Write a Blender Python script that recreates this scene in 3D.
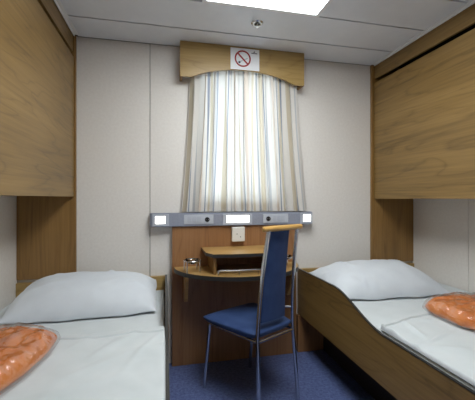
import bpy, bmesh, math, random
from mathutils import Vector, Matrix, noise
random.seed(4)
for o in list(bpy.data.objects): bpy.data.objects.remove(o)
S = bpy.context.scene
C = S.collection

# ------------------------------------------------------------------ camera, world, exposure
EYE, F, HX, HY, CS, SN = 1.145, 325.0, 237.5, 198.2, 0.9759, 0.2181
cam_d = bpy.data.cameras.new('camera'); cam = bpy.data.objects.new('camera', cam_d); C.objects.link(cam)
cam.location = (0, 0, EYE)
cam.rotation_euler = (math.pi/2, 0, -math.atan2(SN, CS))
cam_d.sensor_width = 36; cam_d.lens = 36*F/475; cam_d.shift_y = -(200-HY)/475; cam_d.clip_start = .02
S.camera = cam
w = bpy.data.worlds.new('sky'); S.world = w; w.use_nodes = True
w.node_tree.nodes['Background'].inputs[0].default_value = (.86, .93, 1, 1)
w.node_tree.nodes['Background'].inputs[1].default_value = 3.7
S.view_settings.view_transform = 'Standard'; S.view_settings.look = 'None'
S.view_settings.exposure = 0.58; S.view_settings.gamma = 1; S.view_settings.use_curve_mapping = False
CEIL_LIGHT = 9.0; STRIP_LIGHT = 4.5

def ray(px, py):
    a = (px-HX)/F
    return SN+CS*a, CS-SN*a, (HY-py)/F
def wx(px, y):                       # x where a pixel column meets the plane at depth y
    d = ray(px, HY); return d[0]/d[1]*y
def wz(px, py, y):
    d = ray(px, py); return EYE+d[2]/d[1]*y

# ------------------------------------------------------------------ materials
def lin(c):
    return tuple(((v/255)/12.92 if v/255 <= .04045 else ((v/255+.055)/1.055)**2.4) for v in c)+(1,)
def base(name, col, rough=.5, metal=0, spec=.5):
    m = bpy.data.materials.new(name); m.use_nodes = True
    b = m.node_tree.nodes['Principled BSDF']
    b.inputs['Base Color'].default_value = lin(col); b.inputs['Roughness'].default_value = rough
    b.inputs['Metallic'].default_value = metal; b.inputs['Specular IOR Level'].default_value = spec
    return m, m.node_tree, b
def nd(nt, t, **kw):
    n = nt.nodes.new(t)
    for k, v in kw.items(): setattr(n, k, v)
    return n
def ramp(nt, stops, interp='LINEAR'):
    r = nt.nodes.new('ShaderNodeValToRGB'); cr = r.color_ramp; cr.interpolation = interp
    while len(cr.elements) < len(stops): cr.elements.new(.5)
    for e, (p, c) in zip(cr.elements, stops): e.position = p; e.color = c
    return r
def coords(nt, scale, rot=(0,0,0)):
    tc = nd(nt, 'ShaderNodeTexCoord'); mp = nd(nt, 'ShaderNodeMapping')
    nt.links.new(tc.outputs['Object'], mp.inputs[0]); mp.inputs['Scale'].default_value = scale; mp.inputs['Rotation'].default_value = rot
    return mp.outputs[0]
def tex_noise(nt, vec, scale, detail=4, rough=.55, dist=0):
    n = nd(nt, 'ShaderNodeTexNoise'); nt.links.new(vec, n.inputs['Vector'])
    n.inputs['Scale'].default_value = scale; n.inputs['Detail'].default_value = detail
    n.inputs['Roughness'].default_value = rough; n.inputs['Distortion'].default_value = dist
    return n.outputs['Fac']
def bump(nt, b, fac, strength, dist):
    n = nd(nt, 'ShaderNodeBump'); n.inputs['Strength'].default_value = strength; n.inputs['Distance'].default_value = dist
    nt.links.new(fac, n.inputs['Height']); nt.links.new(n.outputs[0], b.inputs['Normal'])
def wood(name, axis, dark, mid, light, rough=.38, slant=0.0):
    m, nt, b = base(name, mid, rough)
    sc = [4.2, 4.2, 4.2]; sc[axis] = .55
    v = coords(nt, sc, (slant, 0, 0))
    n1 = tex_noise(nt, v, 1.3, 3, .5, .9)
    def mth(op, a, b=None, c=None):
        q = nd(nt, 'ShaderNodeMath', operation=op)
        for ix, v_ in enumerate((a, b, c)):
            if v_ is None: continue
            if isinstance(v_, (int, float)): q.inputs[ix].default_value = v_
            else: nt.links.new(v_, q.inputs[ix])
        return q.outputs[0]
    ring = mth('PINGPONG', mth('MULTIPLY', n1, 13.0), 1.0)
    line = mth('POWER', mth('SUBTRACT', 1.0, ring), 5.0)
    sc2 = [85, 85, 85]; sc2[axis] = 2.2
    n2 = tex_noise(nt, coords(nt, sc2, (slant, 0, 0)), 1.0, 4, .6)
    sc3 = [7, 7, 7]; sc3[axis] = .5
    n3 = tex_noise(nt, coords(nt, sc3, (slant, 0, 0)), 1.0, 2, .5)
    v1 = mth('MULTIPLY_ADD', n2, .55, mth('MULTIPLY_ADD', n3, .55, .06))
    mxo = mth('MULTIPLY_ADD', line, -.17, v1)
    r = ramp(nt, [(.30, lin(dark)), (.62, lin(mid)), (.92, lin(light))]); nt.links.new(mxo, r.inputs[0])
    nt.links.new(r.outputs[0], b.inputs['Base Color'])
    bump(nt, b, n2, .08, .002)
    return m
def speckle(name, c1, c2, scale, rough, bs=.1, detail=6, bd=.002, lo=.3, hi=.7):
    m, nt, b = base(name, c1, rough)
    n = tex_noise(nt, coords(nt, (1,1,1)), scale, detail, .65)
    r = ramp(nt, [(lo, lin(c1)), (hi, lin(c2))]); nt.links.new(n, r.inputs[0])
    nt.links.new(r.outputs[0], b.inputs['Base Color']); bump(nt, b, n, bs, bd)
    return m
def emit(name, col, strength):
    m = bpy.data.materials.new(name); m.use_nodes = True; nt = m.node_tree; nt.nodes.clear()
    e = nd(nt, 'ShaderNodeEmission'); o = nd(nt, 'ShaderNodeOutputMaterial')
    e.inputs[0].default_value = col; e.inputs[1].default_value = strength; nt.links.new(e.outputs[0], o.inputs[0])
    return m
M = {}
M['wood_y'] = wood('walnut_laminate_lengthwise', 1, (100,78,43), (136,108,61), (158,129,79), slant=.10)
M['wood_x'] = wood('walnut_laminate_crosswise', 0, (136,108,60), (166,138,84), (184,156,100))
M['wood_z'] = wood('walnut_laminate_upright', 2, (112,82,42), (140,106,58), (160,124,74))
M['wood_desk'] = wood('cherry_laminate_upright', 2, (122,84,52), (150,108,70), (168,126,86))
M['wood_top'] = wood('beech_laminate', 0, (150,116,66), (176,142,88), (192,160,106), .3)
M['wood_rail'] = wood('beech_rail', 0, (176,134,70), (204,162,96), (218,180,116), .3)
M['edge'] = base('dark_edge_band', (44,43,42), .4)[0]
M['edge_grey'] = base('grey_edge_band', (58,58,56), .35, .2)[0]
M['wall'] = speckle('cream_wall_vinyl', (222,218,213), (230,227,222), 60, .6, .05)
M['ceil'] = speckle('white_ceiling_panel', (222,227,234), (228,233,239), 8, .4, 0)
M['dark'] = base('black_gap', (14,14,14), .9)[0]
M['joint'] = base('wall_joint', (150,148,142), .6)[0]
M['trim'] = base('ceiling_trim_white', (232,234,236), .4)[0]
M['floor'] = speckle('blue_mottled_floor', (58,70,116), (118,134,182), 60, .4, .1, 10, .001, .3, .72)
M['chrome'] = base('chrome_tube', (206,208,210), .22, 1)[0]
M['alu'] = speckle('brushed_grey_housing', (136,142,158), (146,152,168), 90, .45, .02)
M['alu_light'] = base('pale_grey_frame', (178,184,196), .45)[0]
M['plate'] = base('switch_plate_grey', (186,192,202), .4)[0]
M['white'] = base('white_plastic', (222,222,218), .4)[0]
M['black'] = base('black_plastic', (18,18,20), .4)[0]
M['paper'] = base('sign_white', (232,234,238), .5)[0]
M['red'] = base('sign_red', (150,20,28), .5)[0]
M['ink'] = base('sign_ink', (34,38,60), .5)[0]
M['ink_pale'] = base('sign_pale_ink', (176,184,192), .5)[0]
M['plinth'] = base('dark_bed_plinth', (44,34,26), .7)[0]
M['lamp'] = emit('ceiling_diffuser', (.97, 1, 1, 1), CEIL_LIGHT)
M['strip_lamp'] = emit('reading_lamp_diffuser', (1, .96, .88, 1), STRIP_LIGHT)

def fabric(name, c1, c2, fine=700, rough=.85, sheen=.2):
    m, nt, b = base(name, c1, rough, 0, .2)
    v = coords(nt, (1,1,1)); n = tex_noise(nt, v, 9, 4)
    r = ramp(nt, [(.3, lin(c1)), (.7, lin(c2))]); nt.links.new(n, r.inputs[0]); nt.links.new(r.outputs[0], b.inputs['Base Color'])
    bump(nt, b, tex_noise(nt, v, fine, 2), .12, .0008)
    b.inputs['Sheen Weight'].default_value = sheen
    return m
M['sheet'] = fabric('white_cotton', (200,208,211), (208,215,218))
M['pillow'] = fabric('white_pillowcase', (208,215,223), (216,223,230))
M['blue'] = fabric('blue_upholstery', (38,60,106), (54,78,124), 900, .65, .1)
def orange():
    m, nt, b = base('orange_fleece', (214,110,52), .9, 0, .1)
    v = coords(nt, (1,1,1)); n = tex_noise(nt, v, 14, 6, .6, .6)
    r = ramp(nt, [(.3, lin((190,98,26))), (.5, lin((214,122,42))), (.75, lin((226,146,82)))]); nt.links.new(n, r.inputs[0])
    nt.links.new(r.outputs[0], b.inputs['Base Color']); bump(nt, b, tex_noise(nt, v, 160, 4), .4, .004)
    return m
M['orange'] = orange()
def plastic():
    m = bpy.data.materials.new('clear_plastic_wrap'); m.use_nodes = True; nt = m.node_tree; nt.nodes.clear()
    o = nd(nt, 'ShaderNodeOutputMaterial'); t = nd(nt, 'ShaderNodeBsdfTransparent'); g = nd(nt, 'ShaderNodeBsdfGlossy')
    d = nd(nt, 'ShaderNodeBsdfDiffuse'); d.inputs[0].default_value = lin((240,232,228))
    g.inputs['Roughness'].default_value = .12
    v = coords(nt, (1,1,1)); n = tex_noise(nt, v, 16, 5, .6, 1.6)
    bp = nd(nt, 'ShaderNodeBump'); bp.inputs['Strength'].default_value = .6; bp.inputs['Distance'].default_value = .004
    nt.links.new(n, bp.inputs['Height']); nt.links.new(bp.outputs[0], g.inputs['Normal'])
    lw = nd(nt, 'ShaderNodeLayerWeight'); fr = nd(nt, 'ShaderNodeMapRange'); nt.links.new(lw.outputs['Facing'], fr.inputs[0]); fr.inputs[3].default_value = .10; fr.inputs[4].default_value = .6; fr.inputs[1].default_value = .2
    m0 = nd(nt, 'ShaderNodeMixShader'); m0.inputs[0].default_value = .06; nt.links.new(t.outputs[0], m0.inputs[1]); nt.links.new(d.outputs[0], m0.inputs[2])
    m1 = nd(nt, 'ShaderNodeMixShader'); nt.links.new(fr.outputs[0], m1.inputs[0]); nt.links.new(m0.outputs[0], m1.inputs[1]); nt.links.new(g.outputs[0], m1.inputs[2])
    nt.links.new(m1.outputs[0], o.inputs[0]); return m
M['plastic'] = plastic()
def glass():
    m = bpy.data.materials.new('clear_glass'); m.use_nodes = True; nt = m.node_tree; nt.nodes.clear()
    o = nd(nt, 'ShaderNodeOutputMaterial'); t = nd(nt, 'ShaderNodeBsdfTransparent'); g = nd(nt, 'ShaderNodeBsdfGlossy'); g.inputs['Roughness'].default_value = .03
    t.inputs[0].default_value = (.93,.96,.96,1)
    fr = nd(nt, 'ShaderNodeFresnel'); fr.inputs[0].default_value = 1.5
    m1 = nd(nt, 'ShaderNodeMixShader'); nt.links.new(fr.outputs[0], m1.inputs[0]); nt.links.new(t.outputs[0], m1.inputs[1]); nt.links.new(g.outputs[0], m1.inputs[2])
    nt.links.new(m1.outputs[0], o.inputs[0]); return m
M['glass'] = glass()
def curtain_mat():
    m = bpy.data.materials.new('striped_curtain_cloth'); m.use_nodes = True; nt = m.node_tree; nt.nodes.clear()
    o = nd(nt, 'ShaderNodeOutputMaterial'); uv = nd(nt, 'ShaderNodeUVMap'); uv.uv_map = 'UVMap'
    sx = nd(nt, 'ShaderNodeSeparateXYZ'); nt.links.new(uv.outputs[0], sx.inputs[0])
    fr = nd(nt, 'ShaderNodeMath', operation='FRACT'); k = nd(nt, 'ShaderNodeMath', operation='MULTIPLY'); k.inputs[1].default_value = 2.6
    nt.links.new(sx.outputs[0], k.inputs[0]); nt.links.new(k.outputs[0], fr.inputs[0])
    W, B, G, L, P = lin((238,236,232)), lin((220,211,192)), lin((206,208,211)), lin((158,166,182)), lin((230,219,208))
    r = ramp(nt, [(0,W),(.10,B),(.21,W),(.29,L),(.315,W),(.40,G),(.45,W),(.56,P),(.64,W),(.70,L),(.72,W),(.78,B),(.82,W),(.90,G),(.93,L),(.95,W)], 'CONSTANT')
    nt.links.new(fr.outputs[0], r.inputs[0])
    d = nd(nt, 'ShaderNodeBsdfDiffuse'); t = nd(nt, 'ShaderNodeBsdfTranslucent'); nt.links.new(r.outputs[0], d.inputs[0]); nt.links.new(r.outputs[0], t.inputs[0])
    m1 = nd(nt, 'ShaderNodeMixShader'); m1.inputs[0].default_value = .38; nt.links.new(d.outputs[0], m1.inputs[1]); nt.links.new(t.outputs[0], m1.inputs[2])
    nt.links.new(m1.outputs[0], o.inputs[0]); return m
M['curtain'] = curtain_mat()

# ------------------------------------------------------------------ mesh helpers
def box(bm, x0, x1, y0, y1, z0, z1, bev=0):
    vs = [bm.verts.new((x, y, z)) for x in (x0, x1) for y in (y0, y1) for z in (z0, z1)]
    fs = [bm.faces.new([vs[i] for i in q]) for q in ((0,1,3,2),(4,6,7,5),(0,4,5,1),(2,3,7,6),(0,2,6,4),(1,5,7,3))]
    if bev:
        es = list({e for f in fs for e in f.edges})
        bmesh.ops.bevel(bm, geom=es, offset=bev, segments=2, affect='EDGES', profile=.5)
def prism(bm, pts, axis, a0, a1, bev=0):
    def mk(p, a):
        q = list(p); q.insert(axis, a); return q
    lo = [bm.verts.new(mk(p, a0)) for p in pts]; hi = [bm.verts.new(mk(p, a1)) for p in pts]; n = len(pts)
    fs = [bm.faces.new(lo), bm.faces.new(hi)]
    for i in range(n): fs.append(bm.faces.new((lo[i], lo[(i+1)%n], hi[(i+1)%n], hi[i])))
    bmesh.ops.recalc_face_normals(bm, faces=fs)
    if bev: bmesh.ops.bevel(bm, geom=list(fs[0].edges)+list(fs[1].edges), offset=bev, segments=2, affect='EDGES')
def tube(bm, pts, r, n=10, closed=False):
    pts = [Vector(p) for p in pts]; rings = []; N = len(pts); up = None
    for i, p in enumerate(pts):
        a = pts[i-1] if (i or closed) else p; b = pts[(i+1) % N] if (i < N-1 or closed) else p
        t = (b-a).normalized()
        if up is None:
            up = t.orthogonal().normalized()
        up = (up-t*up.dot(t)).normalized(); s = t.cross(up)
        rr = r[i] if isinstance(r, (list, tuple)) else r
        rings.append([bm.verts.new(p+(up*math.cos(2*math.pi*k/n)+s*math.sin(2*math.pi*k/n))*rr) for k in range(n)])
    for i in range(N if closed else N-1):
        A, B = rings[i], rings[(i+1) % N]
        for k in range(n): bm.faces.new((A[k], A[(k+1)%n], B[(k+1)%n], B[k]))
    if not closed: bm.faces.new(rings[0][::-1]); bm.faces.new(rings[-1])
def lathe(bm, prof, c, n=28):
    rings = [[bm.verts.new((c[0]+r*math.cos(2*math.pi*k/n), c[1]+r*math.sin(2*math.pi*k/n), c[2]+z)) for k in range(n)] for r, z in prof]
    for A, B in zip(rings, rings[1:]):
        for k in range(n): bm.faces.new((A[k], A[(k+1)%n], B[(k+1)%n], B[k]))
def spline(ps, n=8):
    ps = [Vector(p) for p in ps]; out = []
    for i in range(len(ps)-1):
        p0, p1, p2, p3 = ps[max(i-1,0)], ps[i], ps[i+1], ps[min(i+2,len(ps)-1)]
        for k in range(n):
            t = k/n
            out.append(.5*((2*p1)+(p2-p0)*t+(2*p0-5*p1+4*p2-p3)*t*t+(3*p1-p0-3*p2+p3)*t**3))
    out.append(ps[-1]); return out
def origin(o):
    v = Vector((0,0,0))
    while o is not None: v = v+o.location; o = o.parent
    return v
def obj(name, bm, mat, parent=None, smooth=False, local=False, kind=None):
    if parent is not None and not local:
        bmesh.ops.translate(bm, verts=bm.verts, vec=-origin(parent))
    me = bpy.data.meshes.new(name); bmesh.ops.recalc_face_normals(bm, faces=bm.faces)
    bm.to_mesh(me); bm.free(); me.materials.append(M[mat] if isinstance(mat, str) else mat)
    if smooth:
        me.shade_smooth()
        try: me.set_sharp_from_angle(angle=math.radians(38))
        except Exception: pass
    o = bpy.data.objects.new(name, me); C.objects.link(o); o.parent = parent
    if kind: o['kind'] = kind
    return o
def NB(): return bmesh.new()
def bobj(name, mat, parent, *b, bev=0, kind=None):
    bm = NB(); box(bm, *b, bev); return obj(name, bm, mat, parent, kind=kind)
def tag(o, label, cat, group=None):
    o['label'] = label; o['category'] = cat
    if group: o['group'] = group
    return o
def thing(name, label, cat, loc=(0,0,0), rz=0, group=None):
    o = bpy.data.objects.new(name, None); C.objects.link(o); o.location = loc; o.rotation_euler = (0,0,rz); o.empty_display_size = .05
    return tag(o, label, cat, group)

# ------------------------------------------------------------------ room shell
XL, XR, YB, YF, ZC = -.905, 1.985, 2.30, -1.0, 2.20
fl = bobj('floor', 'floor', None, XL-.1, XR+.1, YF-.1, YB+.2, -.05, 0, kind='structure')
WX0, WX1, WZ0, WZ1 = .24, .84, 1.11, 2.06            # window opening
bm = NB()
for b in ((XL-.1, WX0, YB+.012, YB+.1, 0, ZC+.1), (WX1, XR+.1, YB+.012, YB+.1, 0, ZC+.1), (WX0, WX1, YB+.012, YB+.1, 0, WZ0), (WX0, WX1, YB+.012, YB+.1, WZ1, ZC+.1)): box(bm, *b)
wb = obj('wall_back', bm, 'joint', kind='structure')
SEAM = wx(150, YB)
bobj('wall_panel', 'wall', wb, XL, SEAM-.0025, YB, YB+.014, 0, ZC, bev=.002)
bm = NB()
for b in ((SEAM+.0025, WX0, YB, YB+.014, 0, ZC), (WX1, 1.16, YB, YB+.014, 0, ZC), (WX0, WX1, YB, YB+.014, 0, WZ0), (WX0, WX1, YB, YB+.014, WZ1, ZC)): box(bm, *b)
obj('wall_panel', bm, 'wall', wb)
bobj('wall_panel', 'wall', wb, 1.16, XR, YB, YB+.014, 0, ZC)
wr = bobj('wall_right', 'joint', None, XR+.012, XR+.1, YF-.1, YB+.1, 0, ZC+.1, kind='structure')
for a, b in ((YF, -.6), (-.6, .59), (.59, 1.79), (1.79, YB)): bobj('wall_panel', 'wall', wr, XR, XR+.014, a+.002, b-.002, 0, ZC, bev=.0015)
wl = bobj('wall_left', 'joint', None, XL-.1, XL-.012, YF-.1, YB+.1, 0, ZC+.1, kind='structure')
for a, b in ((YF, -.6), (-.6, .59), (.59, YB)): bobj('wall_panel', 'wall', wl, XL-.014, XL, a+.002, b-.002, 0, ZC, bev=.0015)
bobj('wall_front', 'wall', None, XL-.1, XR+.1, YF-.1, YF, 0, ZC+.1, kind='structure')
# window behind the curtain
wn = thing('window_1', '', ''); del wn['label']; del wn['category']; wn['kind'] = 'structure'; wn.location = (.54, YB+.05, WZ0)
bm = NB()
for b in ((WX0, WX0+.03, YB+.02, YB+.1, WZ0, WZ1), (WX1-.03, WX1, YB+.02, YB+.1, WZ0, WZ1), (WX0+.03, WX1-.03, YB+.02, YB+.1, WZ0, WZ0+.03), (WX0+.03, WX1-.03, YB+.02, YB+.1, WZ1-.03, WZ1)): box(bm, *b)
obj('window_frame', bm, 'white', wn); bobj('pane', 'glass', wn, WX0+.03, WX1-.03, YB+.055, YB+.063, WZ0+.03, WZ1-.03)
# ceiling of loose-laid panels
cl = bobj('ceiling', 'dark', None, XL-.1, XR+.1, YF-.1, YB+.1, ZC+.012, ZC+.1, kind='structure')
LX0, LX1, LY0, LY1 = .195, .868, .545, 1.738
BX0, BX1 = -.572, 1.618                                # front planes of the upper bunks
edges = [YB, 2.045] + [1.742-.3*i for i in range(10)]
for y1, y0 in zip(edges, edges[1:]):
    spans = [(BX0+.02, BX1-.02)]
    if y0 < LY1-.1 and y1 > LY0+.1: spans = [(BX0+.02, LX0-.003), (LX1+.003, BX1-.02)]
    for a, b in spans: bobj('ceiling_panel', 'ceil', cl, a, b, max(y0, YF)+.0058, y1-.0058, ZC, ZC+.011, bev=.0015)
for n, x, s in ((1, BX0, 1), (2, BX1, -1)):
    bm = NB(); prism(bm, [(x, ZC+.011), (x, ZC-.012), (x+s*.006, ZC-.012), (x+s*.007, ZC-.003), (x+s*.026, ZC-.003), (x+s*.026, ZC+.011)], 1, YF, YB-.03)
    obj('trim_%d' % n, bm, 'trim', kind='structure')
# ceiling lamp
t = thing('ceiling_light', 'bright rectangular fluorescent panel set flush into the grey ceiling', 'ceiling light', (.53, 1.14, ZC))
bm = NB(); f = .022
for b in ((LX0, LX1, LY1-f, LY1, ZC-.008, ZC+.011), (LX0, LX1, LY0, LY0+f, ZC-.008, ZC+.011), (LX0, LX0+f, LY0+f, LY1-f, ZC-.008, ZC+.011), (LX1-f, LX1, LY0+f, LY1-f, ZC-.008, ZC+.011)): box(bm, *b)
obj('frame', bm, 'trim', t)
bobj('diffuser', 'lamp', t, LX0+f, LX1-f, LY0+f, LY1-f, ZC-.002, ZC+.008)
# sprinkler
t = thing('ceiling_sprinkler', 'small round chrome fire sprinkler set in the ceiling panel before the light', 'sprinkler', (.543, 1.885, ZC))
bm = NB(); lathe(bm, [(.018,-.001),(.020,-.008),(.030,-.008),(.037,-.001),(.037,0)], (.543,1.885,ZC)); obj('escutcheon', bm, 'chrome', t, True)
bm = NB(); lathe(bm, [(0,-.002),(.019,-.002),(.019,-.001),(0,0)], (.543,1.885,ZC)); obj('recess', bm, 'black', t, True)
bm = NB(); lathe(bm, [(0,0),(.007,0),(.006,-.012),(.003,-.016),(0,-.016)], (.543,1.885,ZC-.001), 14); obj('nozzle', bm, 'chrome', t, True)
bm = NB()
for s in (-1, 1): tube(bm, [(.543+s*.006,1.885,ZC-.004),(.543+s*.010,1.885,ZC-.014),(.543,1.885,ZC-.024)], .0015, 6)
obj('yoke', bm, 'chrome', t, True)
bm = NB(); lathe(bm, [(0,0),(.013,0),(.013,-.0015),(0,-.0015)], (.543,1.885,ZC-.024), 16); obj('deflector', bm, 'chrome', t, True)

# ------------------------------------------------------------------ upper bunks, fascias, end panels
ZB = wz(230, 199.5, 1.0)
ZB0 = ZB
for side, x, xw, s, lab in (('glass', BX0, XL, -1, 'above the bed beside the glass holder end of the desk'), ('chair', BX1, XR, 1, 'above the bed with the wooden side board facing the chair')):
    ZB = ZB0+(.014 if s < 0 else 0)
    ztop, zs = 2.056, 2.09
    lo, hi = sorted((x, x+s*.018))
    fa = bobj('fascia_board', 'wood_y', None, lo+s*.006, hi+s*.006, YF, YB-.022, zs, ZC, bev=.0015)
    tag(fa, 'narrow wooden fascia under the ceiling above the folded bunk '+('on the glass holder side' if s < 0 else 'on the blue chair side'), 'fascia board')
    t = thing('upper_bunk', 'folded wooden upper bunk '+lab, 'bunk', (x+s*.17, 1.0, ZB), group='folded upper bunks')
    bobj('front_panel', 'wood_y', t, lo, hi, .25, YB-.022, ZB, ztop, bev=.002)
    a, b = sorted((x+s*.0185, xw-s*.002))
    bobj('bottom_board', 'wood_y', t, a, b, .26, YB-.022, ZB+.004, ZB+.022)
    bobj('back_board', 'dark', t, a+.03, b-.03, .28, YB-.03, ZB+.023, ztop-.03)
    bobj('end_board', 'wood_z', t, a, b, .24, .258, ZB, ztop)
    a, b = sorted((x-s*(.010 if s < 0 else .02), xw-s*.001))
    ep = bobj('bunk_end_panel', 'wood_z', None, a, b, YB-.02, YB-.001, .632, ZC-.001, bev=.0015)
    tag(ep, 'upright wooden end panel against the back wall '+('on the glass holder side' if s < 0 else 'on the blue chair side'), 'panel', 'bunk end panels')

# ------------------------------------------------------------------ lower bunks
ZF, ZH, ZU = .511, .622, .278
Y1, Y0 = 1.745, 1.33
def bed(xo, xi, xw, s, lab):
    # xo outer face of board, xi inner face, xw wall, s direction from aisle to wall
    t = thing('bunk_bed', lab, 'bed', ((xo+xw)/2, 1.3, 0), group='lower bunks')
    prof = [(YB-.001, ZH-.008), (Y1+.02, ZH)]
    for k in range(1, 13):
        u = k/12; e = u*u*(3-2*u); prof.append((Y1+(Y0-Y1)*u, ZH+(ZF-ZH)*(.35*u+.65*e)))
    prof += [(.30, ZF)]
    bm = NB(); a, b = sorted((xo, xi)); prism(bm, prof+[(.30, ZU), (YB-.001, ZU)], 0, a, b)
    sb = obj('side_board', bm, 'wood_y', t)
    bm = NB(); up = [(y, z+.004) for y, z in prof]; prism(bm, prof+up[::-1], 0, a-.001, b+.001); obj('edge_trim', bm, 'edge_grey', sb)
    bm = NB(); box(bm, a+.0045, b-.0045, .30, YB-.001, ZU-.004, ZU-.0005); obj('lower_edge', bm, 'edge', sb)
    a, b = sorted((xi+s*.0005, xw-s*.001))
    bobj('headboard', 'wood_x', t, a, b, YB-.03, YB-.001, .28, ZH-.008, bev=.0015)
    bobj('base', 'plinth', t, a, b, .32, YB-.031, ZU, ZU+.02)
    bobj('footboard', 'wood_x', t, a, b, .30, .32, .05, ZF)
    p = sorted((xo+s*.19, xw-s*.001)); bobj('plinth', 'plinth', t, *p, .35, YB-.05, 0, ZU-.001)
    p = sorted((xo-s*.012, xw-s*.001)); bobj('end_support', 'wood_desk', t, *p, YB-.042, YB-.001, 0, ZU-.005)
    return t
bed(.014, .003, XL, -1, 'wooden bunk bed with its side board seen edge-on beside the glass holder end of desk')
bed(.977, .987, XR, 1, 'wooden bunk bed with stepped side board facing the blue chair')

def wrinkle(x, y, amp, seed=0.0):
    a = noise.noise(Vector((x*2.2+seed, y*2.2, seed)))*.5
    w1 = noise.noise(Vector((x*2+seed, y*2, 4.0)))*.12; w2 = noise.noise(Vector((x*2.3, y*2.1+seed, 9.0)))*.12
    for k, (ca, sa, f) in enumerate(((.94, .34, 5.0), (.55, -.83, 4.5), (.2, .98, 6.0))):
        p, q = (x+w1)*ca+(y+w2)*sa, -(x+w1)*sa+(y+w2)*ca
        n1 = noise.noise(Vector((p*1.6+seed, q*f, seed+k*3.7)))
        r = max(0, 1-abs(n1)*4.0); mask = max(0, noise.noise(Vector((x*3+seed*2, y*3, k*5.1+seed)))+.15)
        a += 1.5*r*r*(3-2*r)*mask
    return amp*a
def soft_slab(x0, x1, y0, y1, z0, zt, rad, amp, seed, nx=40, ny=80, flat=None, jag=0):
    bm = NB(); rows = []
    def h(x, y):
        d = min(x-x0, x1-x, rad); e = 1-max(0, 1-d/rad)**2
        dy = min(y-y0, y1-y, rad); e2 = 1-max(0, 1-dy/rad)**2
        return math.sqrt(max(e, 0))*math.sqrt(max(e2, 0))
    us = [.5-.5*math.cos(math.pi*i/nx) for i in range(nx+1)]; vs = [.5-.5*math.cos(math.pi*i/ny)*1 if 0 else i/ny for i in range(ny+1)]
    vs = [0, .004, .012, .025]+[v for v in vs if .03 < v < .97]+[.975, .988, .996, 1]
    for v in vs:
        row = []
        for u in us:
            x = x0+(x1-x0)*u; y = y0+(y1-y0)*v
            k = h(x, y); yy = y
            if jag: yy = y+(jag*(u-.5)+.03*noise.noise(Vector((u*4, seed, 1))))*max(0, (v-.6)/.4)
            dm = 1.0
            if flat: dm = min(1, max(0, (max(abs(x-flat[0]), abs(y-flat[1]))-.22)/.08))
            row.append(bm.verts.new((x, yy, z0+(zt-z0)*k+wrinkle(x, y, amp, seed)*k*dm+(.007*k if jag and v > .962 else 0))))
        rows.append(row)
    for A, B in zip(rows, rows[1:]):
        for i in range(len(A)-1): bm.faces.new((A[i], A[i+1], B[i+1], B[i]))
    loop = rows[0]+[r[-1] for r in rows[1:]]+rows[-1][-2::-1]+[r[0] for r in rows[-2:0:-1]]
    bm.faces.new(loop[::-1])
    return bm
def pillow_mesh(cx, cy, z, lx, ly, h, rz, tilt, seed, sag=0):
    bm = NB(); n, m = 80, 60; R = Matrix.Rotation(rz, 3, 'Z') @ Matrix.Rotation(tilt, 3, 'X')
    T, Bm = [], []
    for j in range(m+1):
        rt, rb = [], []
        for i in range(n+1):
            u, v = -math.cos(math.pi*i/n), -math.cos(math.pi*j/m)
            au, av = abs(u), abs(v)
            e = max(0, (1-au**3.4))**.55*max(0, (1-av**2.6))**.6
            px = u*lx/2*(1-.05*(1-av**2)*0-.045*av**4*(1-au**6)); py = v*ly/2*(1-.05*au**4*(1-av**4)-.07*(1-au**2)*0)
            px += .014*noise.noise(Vector((v*2.2, seed, 3+u)))*au**6; py += .018*noise.noise(Vector((u*2.6+seed, 7, v)))*av**6
            c = max(0, au*av-.55)
            wr = wrinkle(px*1.5, py*1.5, .017, seed)*e+.006*math.sin(math.atan2(av+.01, au+.01)*14+seed)*c*1.6*(e**.5)
            zt = h*.92*e+wr+.006*noise.noise(Vector((u*3+seed, v*3, 2)))*(1-e); zb = -h*.08*e
            a = Vector((px, py, zt)); b = Vector((px, py, zb))
            a.z += h*.10*c; b.z += h*.10*c
            a = R @ a; b = R @ b
            off = Vector((cx, cy, z+h*.08))
            on_rim = i in (0, n) or j in (0, m)
            va = bm.verts.new(a+off); rt.append(va)
            rb.append(va if on_rim else bm.verts.new(b+off))
        T.append(rt); Bm.append(rb)
    for G, fl in ((T, 0), (Bm, 1)):
        for j in range(m):
            for i in range(n):
                q = [G[j][i], G[j][i+1], G[j+1][i+1], G[j+1][i]]
                bm.faces.new(q[::-1] if fl else q)
    return bm
ZM = .542
def bedding(x0, x1, near, seed, flat):
    mt = obj('mattress', soft_slab(x0, x1, .34, YB-.034, ZU+.021, ZM-.020, .007, .003, seed, 64, 120), 'sheet', None, True)
    tag(mt, 'white sheeted mattress on the bunk bed '+near, 'mattress', 'bunk mattresses')
    sh = obj('top_sheet', soft_slab(x0+.0005, x1-.0005, .37, 1.56 if seed < 5 else 1.52, ZM-.012, ZM+.003, .009, .012, seed+2.3, 90, 190, flat=flat, jag=.36 if seed > 5 else -.03), 'sheet', None, True)
    tag(sh, 'white folded top sheet spread over the mattress '+near, 'sheet', 'top sheets')
NL, NR = 'beside the glass holder end of the desk', 'nearest the blue chair'
bedding(XL+.006, .0025, NL, 1.7, (-.645, 1.31)); bedding(.9875, XR-.006, NR, 7.9, (1.558, 1.285))
tag(obj('pillow', pillow_mesh(-.425, 2.015, ZM+.010, .75, .47, .142, .02, .13, 2.1), 'pillow', None, True), 'plump white pillow on the bed beside the glass holder end of the desk', 'pillow', 'pillows')
tag(obj('pillow', pillow_mesh(1.392, 1.965, ZM+.0085, .76, .48, .148, -.04, .11, 6.4), 'pillow', None, True), 'plump white pillow on the bed nearest the blue chair', 'pillow', 'pillows')

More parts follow.
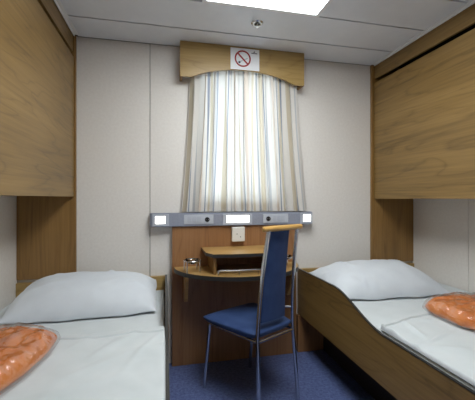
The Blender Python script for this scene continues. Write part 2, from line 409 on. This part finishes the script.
ZBAG = ZM+.012
def bag(cx, cy, lx, ly, h, rz, seed, lab):
    t = thing('wrapped_blanket', lab, 'blanket', (cx, cy, ZBAG), group='wrapped orange blankets')
    for name, mat, g, hh in (('folded_blanket', 'orange', 0, h), ('plastic_wrapper', 'plastic', .011, h+.008)):
        bm = NB(); n, m = 84, 84; G = []; Bt = []
        for j in range(m+1):
            ra, rb = [], []
            for i in range(n+1):
                u, v = -math.cos(math.pi*i/n), -math.cos(math.pi*j/m)
                # round the square to a superellipse outline
                au, av = abs(u), abs(v); k = 1-.13*(au*av)**2
                e = max(0, 1-au**6)**.5*max(0, 1-av**6)**.5
                ex = .012*noise.noise(Vector((u*2.5, v*2.5, seed)))
                x = u*k*(lx/2+g)+ex*max(au, av)**8; y = v*k*(ly/2+g)+ex*max(au, av)**8
                wr = .013*noise.noise(Vector((x*9, y*9, seed)))+.010*noise.noise(Vector((x*24, y*20, seed+3)))
                if name == 'plastic_wrapper':
                    q = 1-abs(noise.noise(Vector((x*20+seed, y*20, seed+8))))*2.6
                    wr += .009*max(q, 0)**2
                zz = hh*(.42+.58*1)*e*(1-.18*(u*u+v*v)/2)+wr*e
                c, s = math.cos(rz), math.sin(rz)
                X, Y = cx+c*x-s*y, cy+s*x+c*y
                lift = .018 if g == 0 else .016
                rim = i in (0, n) or j in (0, m)
                a = bm.verts.new((X, Y, ZBAG+lift*(1 if e < .2 else 1)+max(zz, 0))); ra.append(a)
                rb.append(a if rim else bm.verts.new((X, Y, ZBAG+lift*(1-min(1, e*2)) + (.003 if g == 0 else 0))))
            G.append(ra); Bt.append(rb)
        for H, fl in ((G, 0), (Bt, 1)):
            for j in range(m):
                for i in range(n):
                    q = [H[j][i], H[j][i+1], H[j+1][i+1], H[j+1][i]]; bm.faces.new(q[::-1] if fl else q)
        obj(name, bm, mat, t, True)
bag(-.645, 1.31, .42, .44, .062, -.14, 3.0, 'orange blanket in clear plastic on the bed at the glass holder side')
bag(1.543, 1.285, .44, .43, .062, .06, 9.0, 'orange blanket in clear plastic on the bed at the blue chair side')

# ------------------------------------------------------------------ valance, sign, curtains
VY = 2.20
t = thing('curtain_valance', 'wooden valance board with arched lower edge above the curtain', 'valance', (.545, YB, 1.96))
vx0, vx1 = .10, .988; pts = [(vx0, ZC-.002), (vx0, 1.962), (vx0+.07, 1.962)]
for k in range(0, 25):
    u = k/24; x = vx0+.10+(vx1-vx0-.20)*u; pts.append((x, 1.972+.066*math.sin(math.pi*u)**.75))
pts += [(vx1-.07, 1.962), (vx1, 1.962), (vx1, ZC-.002)]
bm = NB(); prism(bm, pts, 1, VY, VY+.016); obj('front_board', bm, 'wood_x', t)
for x in (vx0, vx1-.016): bobj('side_board', 'wood_z', t, x, x+.016, VY+.0165, YB-.001, 1.962, ZC-.002)
bm = NB(); tube(bm, [(vx0+.017, VY+.05, 2.10), (vx1-.017, VY+.05, 2.10)], .008); obj('curtain_rod', bm, 'alu_light', t, True)
# sign
SX0, SX1, SZ0, SZ1 = .442, .648, 2.038, 2.186
t = thing('no_smoking_sign', 'white no-smoking sign with red barred circle on the valance', 'sign', ((SX0+SX1)/2, VY, SZ0))
bobj('plate', 'paper', t, SX0, SX1, VY-.004, VY-.0005, SZ0, SZ1)
cx, cz, R = .528, 2.114, .058; y0 = VY-.0055
bm = NB(); n = 48
ro = [bm.verts.new((cx+R*math.cos(2*math.pi*k/n), y0, cz+R*math.sin(2*math.pi*k/n))) for k in range(n)]
ri = [bm.verts.new((cx+(R-.011)*math.cos(2*math.pi*k/n), y0, cz+(R-.011)*math.sin(2*math.pi*k/n))) for k in range(n)]
for k in range(n): bm.faces.new((ro[k], ro[(k+1)%n], ri[(k+1)%n], ri[k]))
obj('prohibition_ring', bm, 'red', t)
def bar(name, mat, x0, z0, x1, z1, wd, y):
    d = Vector((x1-x0, 0, z1-z0)).normalized(); q = Vector((-d.z, 0, d.x))*wd/2
    a, b = Vector((x0, y, z0)), Vector((x1, y, z1)); bm = NB(); bm.faces.new([bm.verts.new(v) for v in (a+q, b+q, b-q, a-q)]); return obj(name, bm, mat, t)
c45 = (R-.005)*.707
bar('prohibition_bar', 'red', cx-c45, cz+c45, cx+c45, cz-c45, .0115, y0+.0002)
bar('cigarette', 'ink_pale', cx-.020, cz-.022, cx+.036, cz+.006, .006, y0+.0006)
bm = NB(); bm.faces.new([bm.verts.new((cx-.024+.0085*math.cos(2*math.pi*k/12), y0+.0004, cz-.026+.008*math.sin(2*math.pi*k/12))) for k in range(12)]); obj('ember', bm, 'ink', t)
for ox, oz in ((-.022,.034), (-.010,.040), (-.03,.008)): bar('smoke_wisp', 'ink_pale', cx+ox-.006, cz+oz, cx+ox+.006, cz+oz+.001, .0025, y0+.0006)
bm = NB(); lx, lz = .612, 2.160
bm.faces.new([bm.verts.new(v) for v in ((lx-.009, y0, lz+.004), (lx+.006, y0, lz+.004), (lx, y0, lz+.013))])
for k in range(6): box(bm, lx-.021+k*.007, lx-.0155+k*.007, y0-.0003, y0, lz-.006, lz+.0005)
obj('logo', bm, 'ink', t)
# curtains
def curtain(ta, tb, ba, bb, seed, yc, lab, u0):
    t = thing('curtain', lab, 'curtain', ((ba+bb)/2, yc, 1.05), group='striped curtains')
    nu, nv = 170, 46; ztop, zbot = 2.10, 1.052; zh = 1.112
    fold = 6.0
    def P(u, v, dy=0):
        vv = v; e = .35*vv+.65*vv**1.6
        u2 = u+.012*math.sin(6.3*u*3+seed)
        x = (ta+(tb-ta)*u2)*(1-e)+(ba+(bb-ba)*u2)*e
        ph = 2*math.pi*fold*u+1.2*math.sin(seed+u*5)+.5*math.sin(v*2.4+seed*2+u*9)
        A = .030*(1-.2*v)*(.75+.5*noise.noise(Vector((u*5, seed, v*1.3))))
        y = yc+A*(.8*math.sin(ph)+.3*math.sin(2*ph+1+seed))+.005*math.sin(ph*.37+seed)+dy
        x += .012*math.sin(2*ph)*(1-.3*v)
        return Vector((x, y, ztop+(zbot-ztop)*v))
    arc = [0]
    for i in range(nu): arc.append(arc[-1]+(P((i+1)/nu, 1)-P(i/nu, 1)).length)
    for name, v0, v1, dy, par in (('cloth', 0, 1, 0, t), ('hem', (ztop-zh)/(ztop-zbot), 1, .003, None)):
        bm = NB(); uvl = bm.loops.layers.uv.new('UVMap'); G = []; nn = nv if name == 'cloth' else 6
        for j in range(nn+1):
            v = v0+(v1-v0)*j/nn; G.append([bm.verts.new(P(i/nu, v, dy)) for i in range(nu+1)])
        for j in range(nn):
            for i in range(nu):
                f = bm.faces.new((G[j][i], G[j][i+1], G[j+1][i+1], G[j+1][i]))
                for l, ii in zip(f.loops, (i, i+1, i+1, i)): l[uvl].uv = (arc[ii]+u0, 0)
        o = obj(name, bm, 'curtain', t if name == 'cloth' else cl_, True)
        if name == 'cloth': cl_ = o
curtain(.165, .553, .098, .572, 1.3, 2.258, 'striped translucent curtain half hanging on the glass holder side of the window', .03)
curtain(.562, .950, .580, 1.030, 4.1, 2.252, 'striped translucent curtain half hanging on the chair side of the window', .61)

# ------------------------------------------------------------------ wall lamp strip
SY = 2.235; z0, z1 = .952, 1.044
sx0, sx1 = wx(150, SY), wx(313, SY)
t = thing('wall_light_strip', 'long grey wall housing with three lit lamps and sockets under the curtain', 'wall light', ((sx0+sx1)/2, YB, z0))
bm = NB(); prism(bm, [(sx0-.006, YB-.001), (sx0, SY+.012), (sx0+.014, SY), (sx1-.014, SY), (sx1, SY+.012), (sx1+.006, YB-.001)], 2, z0, z1, .004); obj('housing', bm, 'alu', t)
def lampmod(pa, pb, la, lb, zt=.012):
    a, b = wx(pa, SY), wx(pb, SY); c, d = wx(la, SY), wx(lb, SY)
    bm = NB()
    for q in ((a, c, z0+.006, z1-.006), (d, b, z0+.006, z1-.006), (c, d, z0+.006, z0+.022), (c, d, z1-.020, z1-.006)): box(bm, q[0], q[1], SY-.006, SY+.002, q[2], q[3])
    o = obj('lamp_frame', bm, 'alu_light', t)
    bobj('diffuser', 'strip_lamp', o, c, d, SY-.003, SY+.001, z0+.022, z1-.020)
lampmod(152.5, 169, 155.3, 165.3); lampmod(223, 252, 226.5, 249); lampmod(300, 312, 303, 310.5)
def plate(pa, pb, sock, lab):
    a, b = wx(pa, SY), wx(pb, SY); bm = NB(); box(bm, a, b, SY-.005, SY+.001, z0+.016, z1-.012, .002); p = obj('switch_plate', bm, 'plate', t)
    for q in range(3):
        d = -1 if sock == 1 else 1
        u0 = .12+.165*q if sock == 1 else .40+.165*q
        bm = NB(); box(bm, a+(b-a)*u0, a+(b-a)*(u0+.13), SY-.009, SY-.0045, z0+.028, z1-.026, .0015); obj('rocker_switch', bm, 'alu_light', p)
    sxx = a+(b-a)*(.78 if sock == 1 else .2); szz = (z0+z1)/2
    bm = NB(); n = 24
    prism(bm, [(sxx+.020*math.cos(2*math.pi*k/n), szz+.020*math.sin(2*math.pi*k/n)) for k in range(n)], 1, SY-.008, SY-.0045); o = obj('socket', bm, 'alu_light', p)
    bm = NB(); prism(bm, [(sxx+.0165*math.cos(2*math.pi*k/n), szz+.0165*math.sin(2*math.pi*k/n)) for k in range(n)], 1, SY-.0088, SY-.0078)
    obj('socket_well', bm, 'black', p)
    bm = NB()
    for q in (-1, 1): tube(bm, [(sxx+q*.007, SY-.0078, szz), (sxx+q*.007, SY-.010, szz)], .0025, 8)
    obj('socket_pin', bm, 'chrome', p, kind=None)
plate(184, 213.5, 1, ''); plate(263, 288, 2, '')
bm = NB(); PY = 2.256-.004
pz0, pz1 = wz(238, 241.5, PY-.03), wz(238, 227, PY-.03)
t = thing('socket_box', 'small white socket box mounted on the desk panel below the lamp strip', 'socket', (.475, PY, pz0))
a, b = wx(232, PY-.03), wx(244.8, PY-.03); box(bm, a, b, PY-.034, PY-.0005, pz0, min(pz1, z0-.001), .004); obj('box', bm, 'white', t)
for dz in (.03,):
    for dx in (.035, .06): bobj('terminal', 'black', t, a+dx-.003, a+dx+.003, PY-.0355, PY-.0335, pz0+dz+(.02 if dx < .05 else 0), pz0+dz+.006+(.02 if dx < .05 else 0))

# ------------------------------------------------------------------ wall desk
DZ = .677; DX = .499; PF = 2.252
t = thing('wall_desk', 'wall-mounted wooden half-round desk with raised shelf behind the blue chair', 'desk', (DX, YB, 0))
bobj('back_panel', 'wood_desk', t, .048, .95, PF, YB-.001, 0, z0-.001, bev=.002)
def dee(hw, d, n=40, off=0, p=1.0):
    return [(DX+hw*math.cos(math.pi*k/n), PF-.0005-(d*math.sin(math.pi*k/n)**p)) for k in range(n+1)]
bm = NB(); prism(bm, dee(.437, .372), 2, DZ-.026, DZ); top = obj('desk_top', bm, 'wood_top', t)
bm = NB(); o_, i_ = dee(.439, .374), dee(.4372, .3722)
rim = [[bm.verts.new((x, y, z)) for x, y in L] for L, z in ((o_, DZ-.027), (o_, DZ-.001), (i_, DZ-.001), (i_, DZ-.027))]
for q in range(4):
    A, B = rim[q], rim[(q+1) % 4]
    for k in range(len(A)-1): bm.faces.new((A[k], A[k+1], B[k+1], B[k]))
obj('edge_band', bm, 'edge', top)
HZ = .805
def shelf_poly(e=0):
    return [(.247-e, PF-.0005), (.252-e, 2.02), (.285-e*.5, 1.95-e), (.40, 1.932-e), (.50, 1.928-e), (.60, 1.932-e), (.713+e*.5, 1.95-e), (.746+e, 2.02), (.751+e, PF-.0005)]
bm = NB(); prism(bm, shelf_poly(), 2, HZ-.020, HZ); sh = obj('shelf_top', bm, 'wood_top', t)
bm = NB(); A = shelf_poly(.0018); B = shelf_poly(.0002)
rim = [[bm.verts.new((x, y, z)) for x, y in L] for L, z in ((A, HZ-.0205), (A, HZ-.001), (B, HZ-.001), (B, HZ-.0205))]
for q in range(4):
    for k in range(len(A)-1): bm.faces.new((rim[q][k], rim[q][k+1], rim[(q+1)%4][k+1], rim[(q+1)%4][k]))
obj('edge_band', bm, 'edge', sh)
for x in (.290, .692): bobj('shelf_side', 'wood_z', t, x, x+.018, 1.965, PF-.001, DZ+.0005, HZ-.0205, bev=.001)
rl = NB(); RY = 1.935
tube(rl, spline([(.315, RY, DZ), (.315, RY, DZ+.018), (.322, RY, DZ+.029), (.40, RY-.012, DZ+.029), (.50, RY-.016, DZ+.029), (.60, RY-.012, DZ+.029), (.678, RY, DZ+.029), (.685, RY, DZ+.018), (.685, RY, DZ)], 6), .005, 8)
gr = obj('guard_rail', rl, 'chrome', t, True)
for x in (.44, .56):
    bm = NB(); tube(bm, [(x, RY-.0145, DZ), (x, RY-.0145, DZ+.028)], .0035, 8); obj('post', bm, 'chrome', gr, True)
for x in (.136, .862):
    bm = NB(); tk = .012
    cl_pts = spline([(PF-.082, DZ-.028), (PF-.088, DZ-.06), (PF-.075, DZ-.11), (PF-.055, DZ-.16), (PF-.05, DZ-.205)], 6) if 0 else None
    c = spline([(0, PF-.150, DZ-.0275), (0, PF-.160, DZ-.06), (0, PF-.145, DZ-.10), (0, PF-.115, DZ-.155), (0, PF-.090, DZ-.195), (0, PF-.070, DZ-.222)], 6)
    prism(bm, [(p.y, p.z) for p in c]+[(PF-.020, DZ-.225), (PF-.0005, DZ-.215), (PF-.0005, DZ-.0275)], 0, x-tk, x+tk, .002)
    obj('bracket', bm, 'wood_rail', t)

def holder(x, y, lab):
    t = thing('glass_holder', lab, 'glass holder', (x, y, DZ), group='chrome glass holders')
    z = DZ+.072; r = .054; n = 32
    bm = NB(); tube(bm, [(x+r*math.cos(2*math.pi*k/n), y+r*math.sin(2*math.pi*k/n), z) for k in range(n)], .0042, 8, True); obj('ring', bm, 'chrome', t, True)
    for k in range(4):
        a = math.pi*(.25+.5*k)+.15; cx, sy = math.cos(a), math.sin(a)
        bm = NB(); tube(bm, spline([(x+(r+.004)*cx, y+(r+.004)*sy, DZ+.0005), (x+(r+.004)*cx, y+(r+.004)*sy, z-.012), (x+(r+.002)*cx, y+(r+.002)*sy, z), (x+.72*r*cx, y+.72*r*sy, z-.012), (x+.4*r*cx, y+.4*r*sy, z-.018)], 5), .0042, 8); obj('leg', bm, 'chrome', t, True)
    bm = NB(); lathe(bm, [(0,.010),(.020,.010),(.036,.022),(.043,.036),(.045,.036),(.038,.019),(.021,.006),(0,.006)], (x, y, z-.028), 28); obj('glass_dish', bm, 'glass', t, True)
holder(.170, 2.085, 'chrome wire holder with a glass dish on the open end of the desk')
holder(.797, 2.09, 'chrome wire holder on the desk end hidden behind the chair back')

# ------------------------------------------------------------------ chair
ang = math.atan2(.459, .888)
t = thing('dining_chair', 'high-backed blue upholstered chair with chrome legs and wooden top rail at the desk', 'chair', (.579, 1.690, 0), ang)
SZT, SZB = .455, .405; rw, fw, dp = .142, .208, .405
def seat_pt(u, v):
    hw = rw+.012+(fw-rw-.004)*v**.85
    return u*hw, -.012+v*dp
bm = NB(); n = 28; T = []; Bq = []
for j in range(n+1):
    ra, rb = [], []
    for i in range(n+1):
        u = -math.cos(math.pi*i/n); v = .5-.5*math.cos(math.pi*j/n); w_ = 2*v-1
        k = 1-.05*(u*u*w_*w_)**2
        x, y = seat_pt(u*k, .5+.5*w_*k); e = max(0, 1-abs(u)**5)**.5*max(0, 1-abs(w_)**5)**.5
        zt = SZT-.018+.020*e-.010*(1-u*u)*(1-w_*w_); zb = SZT-.018-.030*min(1, e*1.6)
        a = bm.verts.new((x, y, zt)); ra.append(a); rb.append(a if i in (0, n) or j in (0, n) else bm.verts.new((x, y, zb)))
    T.append(ra); Bq.append(rb)
for G, fl_ in ((T, 0), (Bq, 1)):
    for j in range(n):
        for i in range(n):
            q = [G[j][i], G[j][i+1], G[j+1][i+1], G[j+1][i]]; bm.faces.new(q[::-1] if fl_ else q)
obj('seat', bm, 'blue', t, True, local=True)
def back_line(z):                              # local y of the upright at height z
    if z < .42: return -.018-.03*((.42-z)/.42)
    u = (z-.42)/.57; return -.018-.012*u-.045*u*u
ZT = .985
for s in (-1, 1):
    pts = []
    for k in range(29):
        z = .004+(ZT-.004)*k/28
        if z < .42: hw = rw-.004+.013*((.42-z)/.42)
        else: hw = rw-.004-.028*((z-.42)/.57)
        pts.append((s*hw, back_line(z), z))
    bm = NB(); tube(bm, pts, .0108, 12); obj('upright', bm, 'chrome', t, True, local=True)
    bm = NB(); tube(bm, [(s*(fw-.032), dp-.05, SZB-.004), (s*(fw-.028), dp-.03, .2), (s*(fw-.024), dp-.010, .004)], .0102, 12); obj('leg', bm, 'chrome', t, True, local=True)
    bm = NB(); tube(bm, [(s*(rw-.004), back_line(.40), SZB-.004), (s*(fw-.032), dp-.05, SZB-.004)], .008, 10); obj('seat_rail', bm, 'chrome', t, True, local=True)
for y, hw in ((back_line(.40), rw-.004), (dp-.05, fw-.032)):
    bm = NB(); tube(bm, [(-hw, y, SZB-.004), (hw, y, SZB-.004)], .008, 10); obj('cross_rail', bm, 'chrome', t, True, local=True)
bm = NB(); nz = 22
rows = []
for k in range(nz+1):
    z = .485+(.975-.485)*k/nz; u = k/nz
    hw = .096-.022*u
    yy = back_line(z)+.030
    ring = []
    for (a, b) in ((-1,-.3),(-.94,-1),(-.5,-1.0),(0,-1.0),(.5,-1.0),(.94,-1),(1,-.3),(1,.3),(.94,1),(0,1.15),(-.94,1),(-1,.3)):
        ring.append(bm.verts.new((a*hw, yy+b*.011-.010*(1-a*a), z)))
    rows.append(ring)
for A, B in zip(rows, rows[1:]):
    for i in range(12): bm.faces.new((A[i], A[(i+1)%12], B[(i+1)%12], B[i]))
bm.faces.new(rows[0][::-1]); bm.faces.new(rows[-1]); obj('backrest', bm, 'blue', t, True, local=True)
for z in (.53,):
    bm = NB(); hw = rw-.004-.028*((z-.42)/.57); tube(bm, spline([(-hw, back_line(z), z), (-hw*.6, back_line(z)+.043, z), (0, back_line(z)+.043, z), (hw*.6, back_line(z)+.043, z), (hw, back_line(z), z)], 6), .006, 8); obj('back_brace', bm, 'chrome', t, True, local=True)
bm = NB(); yy = back_line(ZT)
tube(bm, [(-.148, yy+.006, ZT+.003), (-.144, yy+.004, ZT+.003), (-.07, yy-.004, ZT+.004), (0, yy-.007, ZT+.004), (.07, yy-.004, ZT+.004), (.144, yy+.004, ZT+.003), (.148, yy+.006, ZT+.003)], [.010, .0145, .015, .015, .015, .0145, .010], 14)
obj('top_rail', bm, 'wood_rail', t, True, local=True)
